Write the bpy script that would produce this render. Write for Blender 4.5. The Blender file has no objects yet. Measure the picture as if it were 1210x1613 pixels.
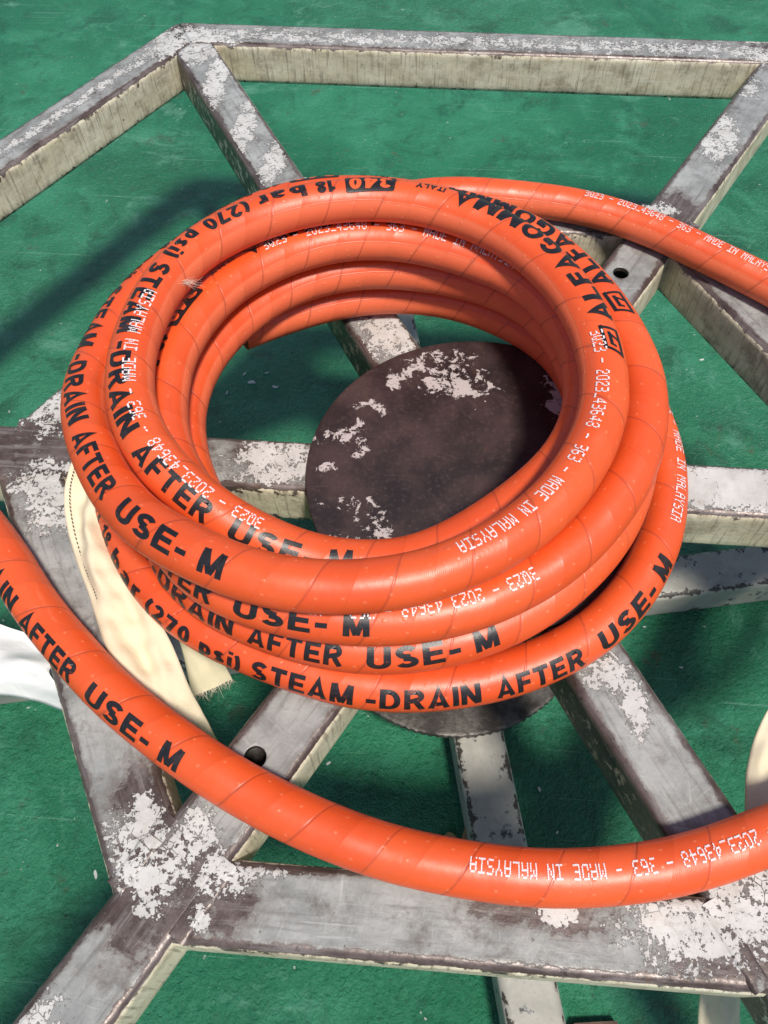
import bpy, bmesh, math, random
from mathutils import Vector, Matrix
random.seed(7)
D = bpy.data
C = bpy.context.scene.collection
S = bpy.context.scene
MM = 0.001

# ------------------------------------------------------------------ camera
cam = D.cameras.new('camera'); co = D.objects.new('camera', cam); C.objects.link(co)
R_ = Vector((0.99717, 0.07484, -0.00736)); U_ = Vector((-0.0598, 0.84844, 0.5259)); F_ = R_.cross(U_) * -1
M = Matrix.Identity(4)
for i in range(3):
    M[i][0] = R_[i]; M[i][1] = U_[i]; M[i][2] = -F_[i]
M.translation = Vector((-0.041057, -0.36978, 0.534539))
co.matrix_world = M
cam.lens = 28.381; cam.sensor_width = 36; cam.sensor_fit = 'AUTO'; cam.clip_start = 0.01; cam.clip_end = 100
S.camera = co

# ------------------------------------------------------------------ light
EL, AZX, AZY = math.radians(66), 0.55, -0.84          # direction towards the sun
W = D.worlds.new('World'); S.world = W; W.use_nodes = True
nt = W.node_tree; nt.nodes.clear()
sky = nt.nodes.new('ShaderNodeTexSky'); sky.sky_type = 'NISHITA'; sky.sun_disc = False
sky.sun_elevation = EL; sky.sun_rotation = math.atan2(AZX, AZY)
bg = nt.nodes.new('ShaderNodeBackground'); bg.inputs[1].default_value = 0.105
wo = nt.nodes.new('ShaderNodeOutputWorld')
nt.links.new(sky.outputs[0], bg.inputs[0]); nt.links.new(bg.outputs[0], wo.inputs[0])
sun = D.lights.new('sun', 'SUN'); sun.energy = 4.2; sun.angle = math.radians(8.0); sun.color = (1.0, 0.94, 0.85)
so = D.objects.new('sun', sun); C.objects.link(so)
h = math.hypot(AZX, AZY)
so.rotation_euler = Vector((AZX / h * math.cos(EL), AZY / h * math.cos(EL), math.sin(EL))).to_track_quat('Z', 'Y').to_euler()
S.view_settings.view_transform = 'Standard'; S.view_settings.look = 'None'
S.view_settings.exposure = 0.0; S.view_settings.gamma = 1.0

# ------------------------------------------------------------------ node helpers
class N:
    def __init__(s, name):
        s.m = D.materials.new(name); s.m.use_nodes = True; s.t = s.m.node_tree
        s.b = s.t.nodes['Principled BSDF']
    def n(s, typ, **kw):
        x = s.t.nodes.new(typ)
        for k, v in kw.items(): setattr(x, k, v)
        return x
    def set(s, inp, v):
        if isinstance(v, bpy.types.NodeSocket): s.t.links.new(v, inp)
        elif isinstance(v, tuple) and len(v) == 3 and inp.type == 'RGBA': inp.default_value = (*v, 1)
        else: inp.default_value = v
    def math(s, op, a, b=0.0, c=0.0, clamp=False):
        x = s.n('ShaderNodeMath', operation=op); x.use_clamp = clamp
        s.set(x.inputs[0], a); s.set(x.inputs[1], b); s.set(x.inputs[2], c); return x.outputs[0]
    def noise(s, vec, scale, detail=6, rough=0.6, dist=0.0):
        x = s.n('ShaderNodeTexNoise'); s.set(x.inputs['Vector'], vec); x.inputs['Scale'].default_value = scale
        x.inputs['Detail'].default_value = detail; x.inputs['Roughness'].default_value = rough
        x.inputs['Distortion'].default_value = dist; return x.outputs['Fac']
    def step(s, v, lo, hi, a=0.0, b=1.0):
        x = s.n('ShaderNodeMapRange'); x.interpolation_type = 'SMOOTHSTEP'
        s.set(x.inputs[0], v); s.set(x.inputs[1], lo); s.set(x.inputs[2], hi); s.set(x.inputs[3], a); s.set(x.inputs[4], b)
        return x.outputs[0]
    def mix(s, f, a, b):
        x = s.n('ShaderNodeMix', data_type='RGBA'); s.set(x.inputs[0], f); s.set(x.inputs[6], a); s.set(x.inputs[7], b)
        return x.outputs[2]
    def mixf(s, f, a, b):
        x = s.n('ShaderNodeMix', data_type='FLOAT'); s.set(x.inputs[0], f); s.set(x.inputs[2], a); s.set(x.inputs[3], b)
        return x.outputs[0]
    def attr(s, name, typ='GEOMETRY'):
        x = s.n('ShaderNodeAttribute'); x.attribute_name = name; x.attribute_type = typ; return x.outputs['Fac']
    def obj(s): return s.n('ShaderNodeTexCoord').outputs['Object']
    def pos(s): return s.n('ShaderNodeNewGeometry').outputs['Position']
    def map(s, vec, scale=(1, 1, 1), loc=(0, 0, 0), rot=(0, 0, 0)):
        x = s.n('ShaderNodeMapping'); s.set(x.inputs[0], vec); x.inputs['Scale'].default_value = scale
        x.inputs['Location'].default_value = loc; x.inputs['Rotation'].default_value = rot; return x.outputs[0]
    def bump(s, hgt, strength, dist, prev=None):
        x = s.n('ShaderNodeBump'); x.inputs['Strength'].default_value = strength; x.inputs['Distance'].default_value = dist
        s.set(x.inputs['Height'], hgt)
        if prev: s.set(x.inputs['Normal'], prev)
        return x.outputs[0]
    def out(s, col=None, rough=None, normal=None, metal=None, spec=None, coat=None):
        if col is not None: s.set(s.b.inputs['Base Color'], col)
        if rough is not None: s.set(s.b.inputs['Roughness'], rough)
        if normal is not None: s.set(s.b.inputs['Normal'], normal)
        if metal is not None: s.set(s.b.inputs['Metallic'], metal)
        if spec is not None: s.set(s.b.inputs['Specular IOR Level'], spec)
        if coat is not None: s.set(s.b.inputs['Coat Weight'], coat)
        return s.m

# ------------------------------------------------------------------ materials
def mat_floor():
    k = N('green_floor_paint'); p = k.pos()
    big = k.noise(p, 1.9, 5, .6, .4); mid = k.noise(p, 8, 8, .70, .5); fine = k.noise(p, 70, 6, .7)
    col = k.mix(k.step(big, .36, .64), (.007, .128, .058), (.024, .200, .098))
    col = k.mix(k.step(mid, .44, .66, 0, .85), col, (.038, .235, .128))
    col = k.mix(k.step(k.noise(k.map(p, (1, 1, 1), (7, 3, 0)), 13, 8, .72, .5), .48, .68, 0, .85), col, (.007, .090, .043))
    wear = k.step(k.noise(k.map(p, (1, 1, 1), (2.2, 9, 0)), 5.5, 9, .74, .8), .56, .66)
    col = k.mix(k.math('MULTIPLY', wear, .60), col, (.11, .31, .21))
    dirt = k.step(k.noise(p, 16, 9, .76), .60, .68)
    col = k.mix(k.math('MULTIPLY', dirt, .55), col, (.060, .058, .034))
    rust = k.step(k.noise(k.map(p, (1, 1, 1), (4, 6, 0)), 21, 8, .74), .655, .70)
    col = k.mix(k.math('MULTIPLY', rust, .6), col, (.10, .062, .030))
    pit = k.step(k.noise(p, 150, 4, .65), .665, .71)
    col = k.mix(k.math('MULTIPLY', pit, .75), col, (.012, .026, .016))
    sp2 = k.step(k.noise(k.map(p, (1, 1, 1), (3.3, 1.7, 0)), 105, 3, .55), .735, .76)
    col = k.mix(k.math('MULTIPLY', sp2, .85), col, (.46, .48, .42))
    for rot, off in ((.5, 0), (-.9, 4), (2.2, 8)):
        scr = k.step(k.noise(k.map(p, (4, 210, 1), (off, off, 0), (0, 0, rot)), 1.0, 3, .5), .705, .735)
        col = k.mix(k.math('MULTIPLY', scr, .28), col, (.22, .42, .32))
    # rolled-on paint is rough where it was laid thick and flatter elsewhere
    zone = k.step(k.noise(p, 1.3, 2, .5), .40, .60, .50, 1.0)
    hg = k.math('ADD', k.noise(p, 135, 5, .62, .3), k.math('MULTIPLY', k.noise(p, 420, 4, .6), .4))
    nrm = k.bump(k.math('MULTIPLY', hg, zone), 1.0, .0065)
    rough = k.math('ADD', k.step(fine, .3, .7, .24, .44), k.math('MULTIPLY', k.math('MAXIMUM', dirt, wear), .2))
    return k.out(col, rough, nrm, spec=.5)

def mat_steel():
    """painted steel tube: grey primer, white paint left in flakes, bare brown steel along worn edges"""
    k = N('worn_painted_steel'); p = k.pos()
    uv = k.n('ShaderNodeUVMap'); uv.uv_map = 'bar'; b = uv.outputs[0]
    aw, ab, asd = k.attr('paint'), k.attr('bare'), k.attr('side')
    r1 = k.noise(p, 85, 9, .70, .25); r2 = k.noise(k.map(p, (1, 1, 1), (5.1, 2.2, .7)), 55, 9, .70, .2)
    grain = k.noise(p, 420, 4, .65); cloud = k.noise(p, 28, 6, .65); cloud2 = k.noise(k.map(p, (1, 1, 1), (1.7, 8, 3)), 17, 6, .68)
    streak = k.noise(k.map(b, (16, 230, 1)), 1.0, 4, .6); cross = k.noise(k.map(b, (330, 18, 1)), 1.0, 4, .6)
    primer = k.mix(k.step(cloud, .34, .66), (.215, .222, .212), (.345, .348, .335))
    primer = k.mix(k.step(cloud2, .46, .66, 0, .8), primer, (.40, .405, .39))
    primer = k.mix(k.step(streak, .50, .70, 0, .55), primer, (.135, .125, .117))
    primer = k.mix(k.step(cross, .60, .70, 0, .45), primer, (.43, .43, .415))
    primer = k.mix(k.step(grain, .5, .8, 0, .5), primer, (.150, .145, .138))
    spots = k.step(k.noise(p, 120, 6, .72), .655, .69)
    primer = k.mix(k.math('MULTIPLY', spots, .8), primer, (.050, .038, .032))
    grime = k.step(k.noise(k.map(p, (1, 1, 1), (3, 5, 9)), 24, 8, .74), .49, .68)
    primer = k.mix(k.math('MULTIPLY', grime, .75), primer, (.095, .074, .060))
    fine = k.math('MAXIMUM', k.step(k.noise(k.map(p, (14, 420, 1), (0, 0, 0), (0, 0, .9)), 1.0, 3, .5), .66, .72),
                  k.step(k.noise(k.map(p, (380, 12, 1), (0, 0, 0), (0, 0, .35)), 1.0, 3, .5), .67, .72))
    primer = k.mix(k.math('MULTIPLY', fine, .35), primer, (.52, .52, .50))
    bare = k.mix(k.step(cloud, .34, .66), (.070, .047, .041), (.165, .128, .118))
    bare = k.mix(k.step(streak, .48, .66, 0, .75), bare, (.235, .205, .195))
    bare = k.mix(k.step(k.noise(p, 130, 7, .74), .55, .70), bare, (.036, .022, .017))
    bare = k.mix(k.step(k.noise(k.map(p, (1, 1, 1), (9, 1, 4)), 60, 8, .72), .60, .74, 0, .6), bare, (.16, .075, .035))
    eb = k.math('ADD', ab, k.math('MULTIPLY', k.math('SUBTRACT', r2, .5), 1.25))
    mb = k.step(eb, .45, .57)
    halo = k.step(eb, .24, .50, 0, .55)
    top = k.mix(mb, k.mix(halo, primer, (.150, .128, .112)), bare)
    # flakes of white topcoat
    mw0 = k.math('ADD', aw, k.math('MULTIPLY', k.math('SUBTRACT', r1, .5), 1.45))
    mw0 = k.math('ADD', mw0, k.math('MULTIPLY', k.math('SUBTRACT', k.noise(p, 330, 5, .7), .5), 1.25))
    crack = k.n('ShaderNodeTexVoronoi', feature='DISTANCE_TO_EDGE'); k.set(crack.inputs['Vector'], k.map(p, (1, 1, 1))); crack.inputs['Scale'].default_value = 95
    ck = k.math('MULTIPLY', k.step(crack.outputs['Distance'], .0, .035, 1, 0), k.step(k.noise(p, 30, 4, .6), .5, .62))
    mw0 = k.math('SUBTRACT', mw0, k.math('MULTIPLY', ck, .5))
    mw = k.step(mw0, .53, .57)
    rim = k.math('MULTIPLY', k.step(mw0, .43, .53), k.math('SUBTRACT', 1.0, mw))
    top = k.mix(k.math('MULTIPLY', rim, .65), top, (.060, .044, .036))
    white = k.mix(k.step(cloud, .3, .7), (.45, .437, .415), (.60, .588, .562))
    white = k.mix(k.step(k.noise(p, 60, 8, .74), .50, .76, 0, .75), white, (.38, .33, .27))
    white = k.mix(k.step(cross, .56, .72, 0, .5), white, (.34, .31, .28))
    white = k.mix(k.step(k.noise(k.map(p, (1, 1, 1), (2, 2, 6)), 90, 8, .78), .60, .72, 0, .7), white, (.27, .17, .085))
    top = k.mix(mw, top, white)
    # side walls keep cream paint with grime, runs and chipped spots
    cream = k.mix(k.step(cloud, .3, .70), (.76, .70, .53), (.58, .51, .355))
    cream = k.mix(k.step(k.noise(p, 36, 9, .76), .45, .68, 0, .9), cream, (.34, .285, .20))
    cream = k.mix(k.step(cross, .50, .68, 0, .7), cream, (.22, .18, .13))
    cream = k.mix(k.step(streak, .56, .72, 0, .5), cream, (.78, .74, .62))
    ec = k.math('ADD', ab, k.math('MULTIPLY', k.math('SUBTRACT', r1, .5), 1.7))
    chip = k.step(ec, .50, .53)
    cream = k.mix(k.step(ec, .40, .50, 0, .6), cream, (.22, .16, .10))
    cream = k.mix(chip, cream, k.mix(.5, bare, (.06, .052, .04)))
    col = k.mix(asd, top, cream)
    paintm = k.mixf(asd, mw, k.math('SUBTRACT', 1.0, chip))
    rough = k.mixf(paintm, k.step(grain, .3, .75, .30, .50), .55)
    metal = k.math('MULTIPLY', k.math('MULTIPLY', mb, k.math('SUBTRACT', 1.0, paintm)), .25)
    hgt = k.math('ADD', k.math('MULTIPLY', paintm, .8), k.math('MULTIPLY', grain, .25))
    hgt = k.math('ADD', hgt, k.math('MULTIPLY', k.math('SUBTRACT', 1.0, mb), .4))
    return k.out(col, rough, k.bump(hgt, .9, .0005, k.bump(k.noise(p, 38, 4, .5), .35, .004)), metal)

def mat_plate():
    k = N('oxide_red_brown_plate'); p = k.pos(); aw = k.attr('paint')
    ragged = k.noise(p, 80, 10, .72, .4)
    cl = k.noise(p, 22, 6, .65); gr = k.noise(p, 300, 4, .6)
    base = k.mix(k.step(cl, .35, .68), (.021, .0145, .015), (.050, .028, .027))
    base = k.mix(k.math('MULTIPLY', k.step(gr, .5, .75), .5), base, (.085, .060, .056))
    mw = k.step(k.math('ADD', aw, k.math('MULTIPLY', k.math('SUBTRACT', ragged, .5), 2.2)), .53, .55)
    crk = k.step(k.noise(p, 210, 4, .6), .64, .67)
    mw = k.math('MULTIPLY', mw, k.math('SUBTRACT', 1.0, crk))
    col = k.mix(mw, base, k.mix(cl, (.40, .35, .34), (.52, .47, .46)))
    sc = k.step(k.noise(k.map(p, (9, 300, 1), (0, 0, 0), (0, 0, .6)), 1.0, 4, .6), .64, .72)
    col = k.mix(k.math('MULTIPLY', sc, .4), col, (.13, .095, .09))
    col = k.mix(k.step(k.noise(p, 47, 9, .75), .58, .72, 0, .55), col, (.085, .042, .026))
    rough = k.mixf(mw, k.step(cl, .3, .7, .38, .58), .55)
    return k.out(col, rough, k.bump(k.math('ADD', mw, k.math('MULTIPLY', gr, .3)), .7, .0005), None)

def mat_dark_steel():
    k = N('dark_oily_steel'); p = k.pos()
    c = k.noise(p, 40, 8, .7)
    col = k.mix(k.step(c, .40, .66), (.050, .042, .038), (.16, .145, .13))
    return k.out(col, .5, k.bump(k.noise(p, 200, 5, .6), .5, .001), .4)

def mat_leg():
    k = N('cream_base_leg_paint'); p = k.pos()
    c = k.noise(p, 30, 8, .72, .3); f = k.noise(p, 70, 10, .72)
    col = k.mix(k.step(c, .3, .7), (.40, .385, .34), (.30, .29, .255))
    col = k.mix(k.step(f, .575, .60), col, (.20, .205, .205))
    col = k.mix(k.step(k.math('ADD', f, k.math('MULTIPLY', k.attr('bare'), .25)), .655, .675), col, (.05, .042, .036))
    return k.out(col, .5, k.bump(f, .5, .001))

def mat_hose():
    k = N('orange_rubber'); uv = k.n('ShaderNodeUVMap'); uv.uv_map = 'hose'
    sep = k.n('ShaderNodeSeparateXYZ'); k.set(sep.inputs[0], uv.outputs[0])
    u, v = sep.outputs[0], sep.outputs[1]                 # u metres along, v turns round (0 = top, + outward)
    p = k.pos()
    pitch = .0475
    seg = k.math('ADD', k.math('DIVIDE', u, pitch), k.math('MULTIPLY', v, 1.0))
    seg = k.math('ADD', seg, k.math('MULTIPLY', k.math('SUBTRACT', k.noise(k.map(uv.outputs[0], (9, 0, 1)), 1.0, 1), .5), .35))
    fr = k.math('FRACT', seg); ident = k.math('FLOOR', seg)
    wn = k.n('ShaderNodeTexWhiteNoise', noise_dimensions='1D'); k.set(wn.inputs['W'], ident)
    seam = k.math('SUBTRACT', 1.0, k.step(k.math('ABSOLUTE', k.math('SUBTRACT', fr, .5)), .476, .492, 0.0, 1.0))
    seam = k.math('SUBTRACT', 1.0, seam)
    fr2 = k.math('FRACT', k.math('ADD', seg, .5)); ramp = k.math('MULTIPLY', k.math('POWER', fr2, 4.0), 3.0)
    # smooth strips on the flanks, tinted paler to paint in the light on them, with a fine edge line that jumps at every turn of the wrap
    vj = k.math('ADD', v, k.math('MULTIPLY', k.math('SUBTRACT', wn.outputs[0], .5), .018))
    flank_in = k.step(vj, -.153, -.150, 1.0, 0.0)
    flank_out = k.step(vj, .292, .295, 0.0, 1.0)
    flank = k.math('MAXIMUM', flank_in, flank_out)
    ridge = k.math('MAXIMUM', k.step(k.math('ABSOLUTE', k.math('ADD', vj, .152)), 0.0, .006, 1.0, 0.0),
                   k.step(k.math('ABSOLUTE', k.math('SUBTRACT', vj, .293)), 0.0, .006, 1.0, 0.0))
    # weave print
    wv = k.math('MULTIPLY', k.math('SINE', k.math('MULTIPLY', k.math('ADD', u, k.math('MULTIPLY', v, .05)), 6.2832 / .0012)), k.step(k.noise(p, 90, 4, .6), .3, .7, .3, 1.0))
    wv = k.math('ADD', wv, k.math('MULTIPLY', k.noise(k.map(uv.outputs[0], (900, 60, 1)), 1.0, 3, .6), 1.3))
    weave = k.math('MULTIPLY', wv, k.math('SUBTRACT', 1.0, k.math('MULTIPLY', flank, .85)))
    # blisters
    gv = k.n('ShaderNodeCombineXYZ'); k.set(gv.inputs[0], k.math('DIVIDE', u, .0135)); k.set(gv.inputs[1], k.math('MULTIPLY', v, 8.5))
    vo = k.n('ShaderNodeTexVoronoi', voronoi_dimensions='2D'); k.set(vo.inputs['Vector'], gv.outputs[0]); vo.inputs['Scale'].default_value = 1.0
    vo.inputs['Randomness'].default_value = .75
    blis = k.step(vo.outputs['Distance'], .02, .12, 1.0, 0.0)
    spv = k.n('ShaderNodeSeparateColor'); k.set(spv.inputs[0], vo.outputs['Color'])
    blis = k.math('MULTIPLY', blis, k.step(spv.outputs[0], .45, .5))
    hgt = k.math('ADD', k.math('MULTIPLY', weave, .026), k.math('MULTIPLY', blis, .30))
    hgt = k.math('ADD', hgt, k.math('ADD', ramp, k.math('MULTIPLY', ridge, .35)))
    hgt = k.math('SUBTRACT', hgt, k.math('MULTIPLY', seam, .3))
    hgt = k.math('ADD', hgt, k.math('MULTIPLY', k.noise(k.map(uv.outputs[0], (60, 4, 1)), 1.0, 4, .6), .9))
    col = k.mix(k.noise(p, 30, 5, .6), (.71, .082, .014), (.78, .104, .022))
    col = k.mix(k.math('MULTIPLY', k.step(k.noise(p, 55, 8, .7), .5, .8), .35), col, (.70, .150, .075))
    col = k.mix(k.math('MULTIPLY', flank, .75), col, (.86, .180, .075))  # sunlit look of the flanks painted in as paler salmon
    col = k.mix(k.math('MULTIPLY', seam, .45), col, (.26, .04, .018))
    col = k.mix(k.math('MULTIPLY', blis, .35), col, (.93, .30, .15))
    smear = k.step(k.noise(k.map(uv.outputs[0], (9, 5, 1), (3, 1, 0)), 1.0, 7, .72, .6), .53, .72)
    col = k.mix(k.math('MULTIPLY', smear, .45), col, (.50, .085, .035))
    segv = k.math('MULTIPLY', k.math('SUBTRACT', wn.outputs[0], .5), .5)
    col = k.mix(k.math('ABSOLUTE', segv), col, k.mix(k.step(segv, -.01, .01), (.60, .055, .012), (.86, .15, .045)))
    rub = k.step(k.noise(k.map(uv.outputs[0], (14, 9, 1), (8, 2, 0)), 1.0, 8, .76, .4), .63, .72)
    col = k.mix(k.math('MULTIPLY', rub, .35), col, (.84, .27, .14))
    grub = k.math('MULTIPLY', k.step(k.math('ABSOLUTE', k.math('SUBTRACT', fr, .5)), .40, .5), k.step(k.noise(p, 70, 6, .7), .48, .7))
    col = k.mix(k.math('MULTIPLY', grub, .35), col, (.26, .06, .03))
    dust = k.step(k.noise(p, 900, 2, .5), .74, .78)
    col = k.mix(k.math('MULTIPLY', dust, .4), col, (.9, .62, .5))
    rough = k.math('ADD', k.mixf(flank, .32, .50), k.math('MULTIPLY', k.noise(p, 60, 7, .7), .20))
    return k.out(col, rough, k.bump(hgt, .85, .0006), spec=.6)

def mat_ink(name, col, rough, worn=.0):
    k = N(name); p = k.pos()
    c = k.mix(k.step(k.noise(p, 500, 5, .7), .55, .75), col, tuple(x * .75 + .04 for x in col))
    if worn:
        w = k.step(k.math('ADD', k.noise(p, 260, 6, .75), k.math('MULTIPLY', k.noise(p, 22, 3, .6), .35)), .80, .86)
        c = k.mix(k.math('MULTIPLY', w, worn), c, (.66, .085, .02))
        grey = k.step(k.noise(p, 45, 5, .7), .5, .75)
        c = k.mix(k.math('MULTIPLY', grey, .18), c, (.16, .10, .085))
    return k.out(c, rough, k.bump(k.noise(p, 700, 3, .6), .4, .0003))

def mat_cloth():
    k = N('cream_cotton_webbing'); uv = k.n('ShaderNodeUVMap'); uv.uv_map = 'cloth'
    p = k.pos(); sep = k.n('ShaderNodeSeparateXYZ'); k.set(sep.inputs[0], uv.outputs[0])
    wv = k.math('MULTIPLY', k.math('SINE', k.math('MULTIPLY', sep.outputs[0], 6.2832 / .0012)), k.math('SINE', k.math('MULTIPLY', sep.outputs[1], 6.2832 / .0012)))
    col = k.mix(k.noise(p, 25, 6, .6), (.82, .72, .50), (.86, .78, .58))
    col = k.mix(k.math('MULTIPLY', k.step(k.noise(p, 40, 8, .74), .52, .76), .35), col, (.54, .42, .25))
    col = k.mix(k.math('MULTIPLY', k.step(wv, -.2, .9, 0, 1), .18), col, (.60, .47, .27))
    return k.out(col, .85, k.bump(k.math('ADD', k.math('MULTIPLY', wv, .12), k.noise(p, 60, 4, .6)), .6, .002))

def mat_flat(name, col, rough=.6, metal=0.0, var=.3, scale=60):
    k = N(name); p = k.pos()
    c = k.mix(k.step(k.noise(p, scale, 7, .7), .35, .7), col, tuple(x * (1 - var) for x in col))
    return k.out(c, rough, k.bump(k.noise(p, scale * 3, 5, .6), .4, .001), metal)

def mat_plastic():
    k = N('white_plastic_film'); p = k.pos()
    col = k.mix(k.noise(p, 20, 5, .6), (.84, .84, .84), (.76, .76, .77))
    return k.out(col, .42, k.bump(k.noise(p, 24, 3, .5, .6), .5, .008))

MF, MS, MP, MDK, ML, MH = mat_floor(), mat_steel(), mat_plate(), mat_dark_steel(), mat_leg(), mat_hose()
MBK, MWH, MOR = mat_ink('black_print', (.012, .011, .013), .38, .35), mat_ink('white_print', (.80, .70, .70), .5, .6), mat_ink('orange_print', (.80, .11, .028), .38)
MC, MPL = mat_cloth(), mat_plastic()
MTH = mat_flat('dark_thread', (.05, .05, .05), .8)
MRU = mat_flat('rusty_plate', (.12, .07, .045), .7, .2, .6, 45)
MWD = mat_flat('pale_wood', (.42, .29, .13), .7, 0, .4, 40)
MFL = mat_flat('white_paint_flake', (.62, .62, .58), .6)
MLF = mat_flat('dry_leaf', (.34, .22, .10), .7, 0, .5, 150)
MFZ = mat_flat('cotton_fluff', (.80, .68, .55), .9)

# ------------------------------------------------------------------ object helpers
def link(name, me, mat=None, parent=None):
    o = D.objects.new(name, me); C.objects.link(o)
    if mat is not None: me.materials.append(mat)
    if parent is not None: o.parent = parent
    return o
def thing(name, label, cat, loc=(0, 0, 0), group=None):
    o = D.objects.new(name, None); C.objects.link(o); o.location = loc; o.empty_display_size = .02
    o['label'] = label; o['category'] = cat
    if group: o['group'] = group
    return o
def tag(o, label, cat, group=None):
    o['label'] = label; o['category'] = cat
    if group: o['group'] = group
    return o
def mesh(name, vs, fs, smooth=True):
    me = D.meshes.new(name); me.from_pydata(vs, [], fs); me.update()
    if smooth: me.polygons.foreach_set('use_smooth', [True] * len(me.polygons))
    return me
def fattr(me, name, vals):
    a = me.attributes.new(name, 'FLOAT', 'POINT'); a.data.foreach_set('value', vals)

# ------------------------------------------------------------------ floor
vs = [(-9, -9, -.301), (9, -9, -.301), (9, 9, -.301), (-9, 9, -.301)]
fl = link('floor', mesh('floor', vs, [(0, 1, 2, 3)], False), MF); fl['kind'] = 'structure'

# ------------------------------------------------------------------ turntable frame
# patches where white paint is left on the tops: x, y, rx, ry (mm)
WP = [(-205,-292,20,20),(-178,-300,14,18),(-190,-318,14,12),(-170,-287,16,14),(-150,-306,16,14),(150,-300,44,26),(-10,-300,10,6),(-275,-452,14,36),(340,620,26,20),(250,452,15,40),(330,664,16,12),(-203,-278,14,13),(-195,-304,25,18),(-170,-280,11,13),(-189,-328,10,6),(-143,-304,15,13),(-119,-300,18,5),(-159,-331,7,8),(-338,-29,31,19),(-325,-49,24,26),(-356,38,26,21),(137,-311,40,24),(55,-312,11,9),(170,-288,20,12),(93,-161,15,12),(111,-181,9,20),(-158,3,34,30),(-76,157,30,36),(264,476,17,44),(303,570,17,34),(178,337,20,12),(-309,532,14,80),(-261,448,12,60),(-221,389,12,40),(-355,610,50,40),(-312,604,30,22),(202,3,70,17),(290,4,60,15),(-262,-428,18,30),(-240,-400,14,24)]
# worn bare spots and welded, ground joints
BP = [(-186,-322,44,40),(-150,-318,30,26),(-205,-260,24,24),(186,322,52,42),(-186,322,38,38),(186,-322,60,46),(-372,0,62,52),(-320,0,44,34),(372,0,50,44),(60,-311,26,14),(20,-312,20,10),(-368,638,20,30),(368,638,40,40)]
def blob(x, y, P):
    w = 0.0
    for px, py, rx, ry in P:
        d = math.hypot((x - px) / rx, (y - py) / ry) * .84
        if d < 1.6: w = max(w, 1.0 if d < .55 else max(0.0, (1.6 - d) / 1.05))
    return w
CR = 7.0            # corner radius of the tube, mm
def section():
    """closed tube outline (across, up), with flags; dense on the top"""
    pts = []
    hw = 25.0
    for i in range(25): pts.append((-hw + CR + (2 * hw - 2 * CR) * i / 24, 0.0, 0, 0.0))
    for i in range(1, 7):
        a = math.radians(90 - 90 * i / 6); pts.append((hw - CR + CR * math.cos(a), -CR + CR * math.sin(a), 0 if i < 4 else 1, 0))
    for i in range(1, 9): pts.append((hw, -CR - (50 - 2 * CR) * i / 8, 1, 0))
    for i in range(1, 5):
        a = math.radians(-90 * i / 4); pts.append((hw - CR + CR * math.cos(a), -50 + CR + CR * math.sin(a), 1, 0))
    pts.append((0, -50, 1, 0))
    right = pts[25:-1]
    for q in reversed(right): pts.append((-q[0], q[1], q[2], 0))
    return [(p[0], p[1], p[2]) for p in pts]
SEC = section()
def tube(name, org, ang, f0, f1, zt, paint0=0.0, bare0=0.16, white_strip=None, sidebare=(.22, .22), parent=None, step=4.0, edge=.62, edgew=11.0):
    """square tube whose axis starts at org (mm) and runs along ang; f0(c), f1(c) give its end positions for across offset c"""
    d = (math.cos(ang), math.sin(ang)); nrm = (-d[1], d[0])
    L = f1(0) - f0(0); n = max(2, int(L / step)); k = len(SEC)
    vs, pa, ba, si = [], [], [], []
    rnd = random.Random(name + str(ang))
    for i in range(n + 1):
        t = i / n
        for c, z, sd in SEC:
            s = f0(c) + (f1(c) - f0(c)) * t
            x = org[0] + d[0] * s + nrm[0] * c; y = org[1] + d[1] * s + nrm[1] * c
            vs.append((x * MM, y * MM, (z + zt) * MM))
            w = paint0 + .09 + blob(x, y, WP) * .60
            if white_strip:
                c0, cw, amt = white_strip
                w = max(w, amt * max(0, 1 - (abs(c - c0) / cw) ** 2))
            if abs(c) > 21: w -= .25
            pa.append(w)
            e = max(0.0, 1 - (25 - abs(c)) / edgew) if z > -8 else 0.0
            if sd: b = (sidebare[0] if c > 0 else sidebare[1]) + max(0, (abs(z + 25) - 15) / 10) * .34
            else: b = max(bare0, e * .95 + .05 if e > 0 else 0, blob(x, y, BP) * edge)
            ba.append(b); si.append(float(sd))
    fs = []
    for i in range(n):
        for j in range(k):
            a, b = i * k + j, i * k + (j + 1) % k
            fs.append((a, a + k, b + k, b))
    fs.append(tuple(range(k))); fs.append(tuple(reversed(range(n * k, n * k + k))))
    me = mesh(name, vs, fs)
    ul = me.uv_layers.new(name='bar')
    for lp in me.loops:
        vi = lp.vertex_index; q = SEC[vi % k]
        ul.data[lp.index].uv = ((vi // k) / n * L * MM + org[0] * .003 + ang, (q[0] if abs(q[0]) < 24.9 else q[0] + (q[1] if q[0] > 0 else -q[1])) * MM)
    for pl in me.polygons[-2:]: pl.use_smooth = False
    fattr(me, 'paint', pa); fattr(me, 'bare', ba); fattr(me, 'side', si)
    return link(name, me, MS, parent)

A1, A2 = 321.8, 638.7
T30, C30 = math.tan(math.pi / 6), math.cos(math.pi / 6)
frame = thing('turntable_frame', 'chipped grey steel turntable frame of two hexagon rings on six spokes under the orange hose', 'steel frame')

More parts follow.
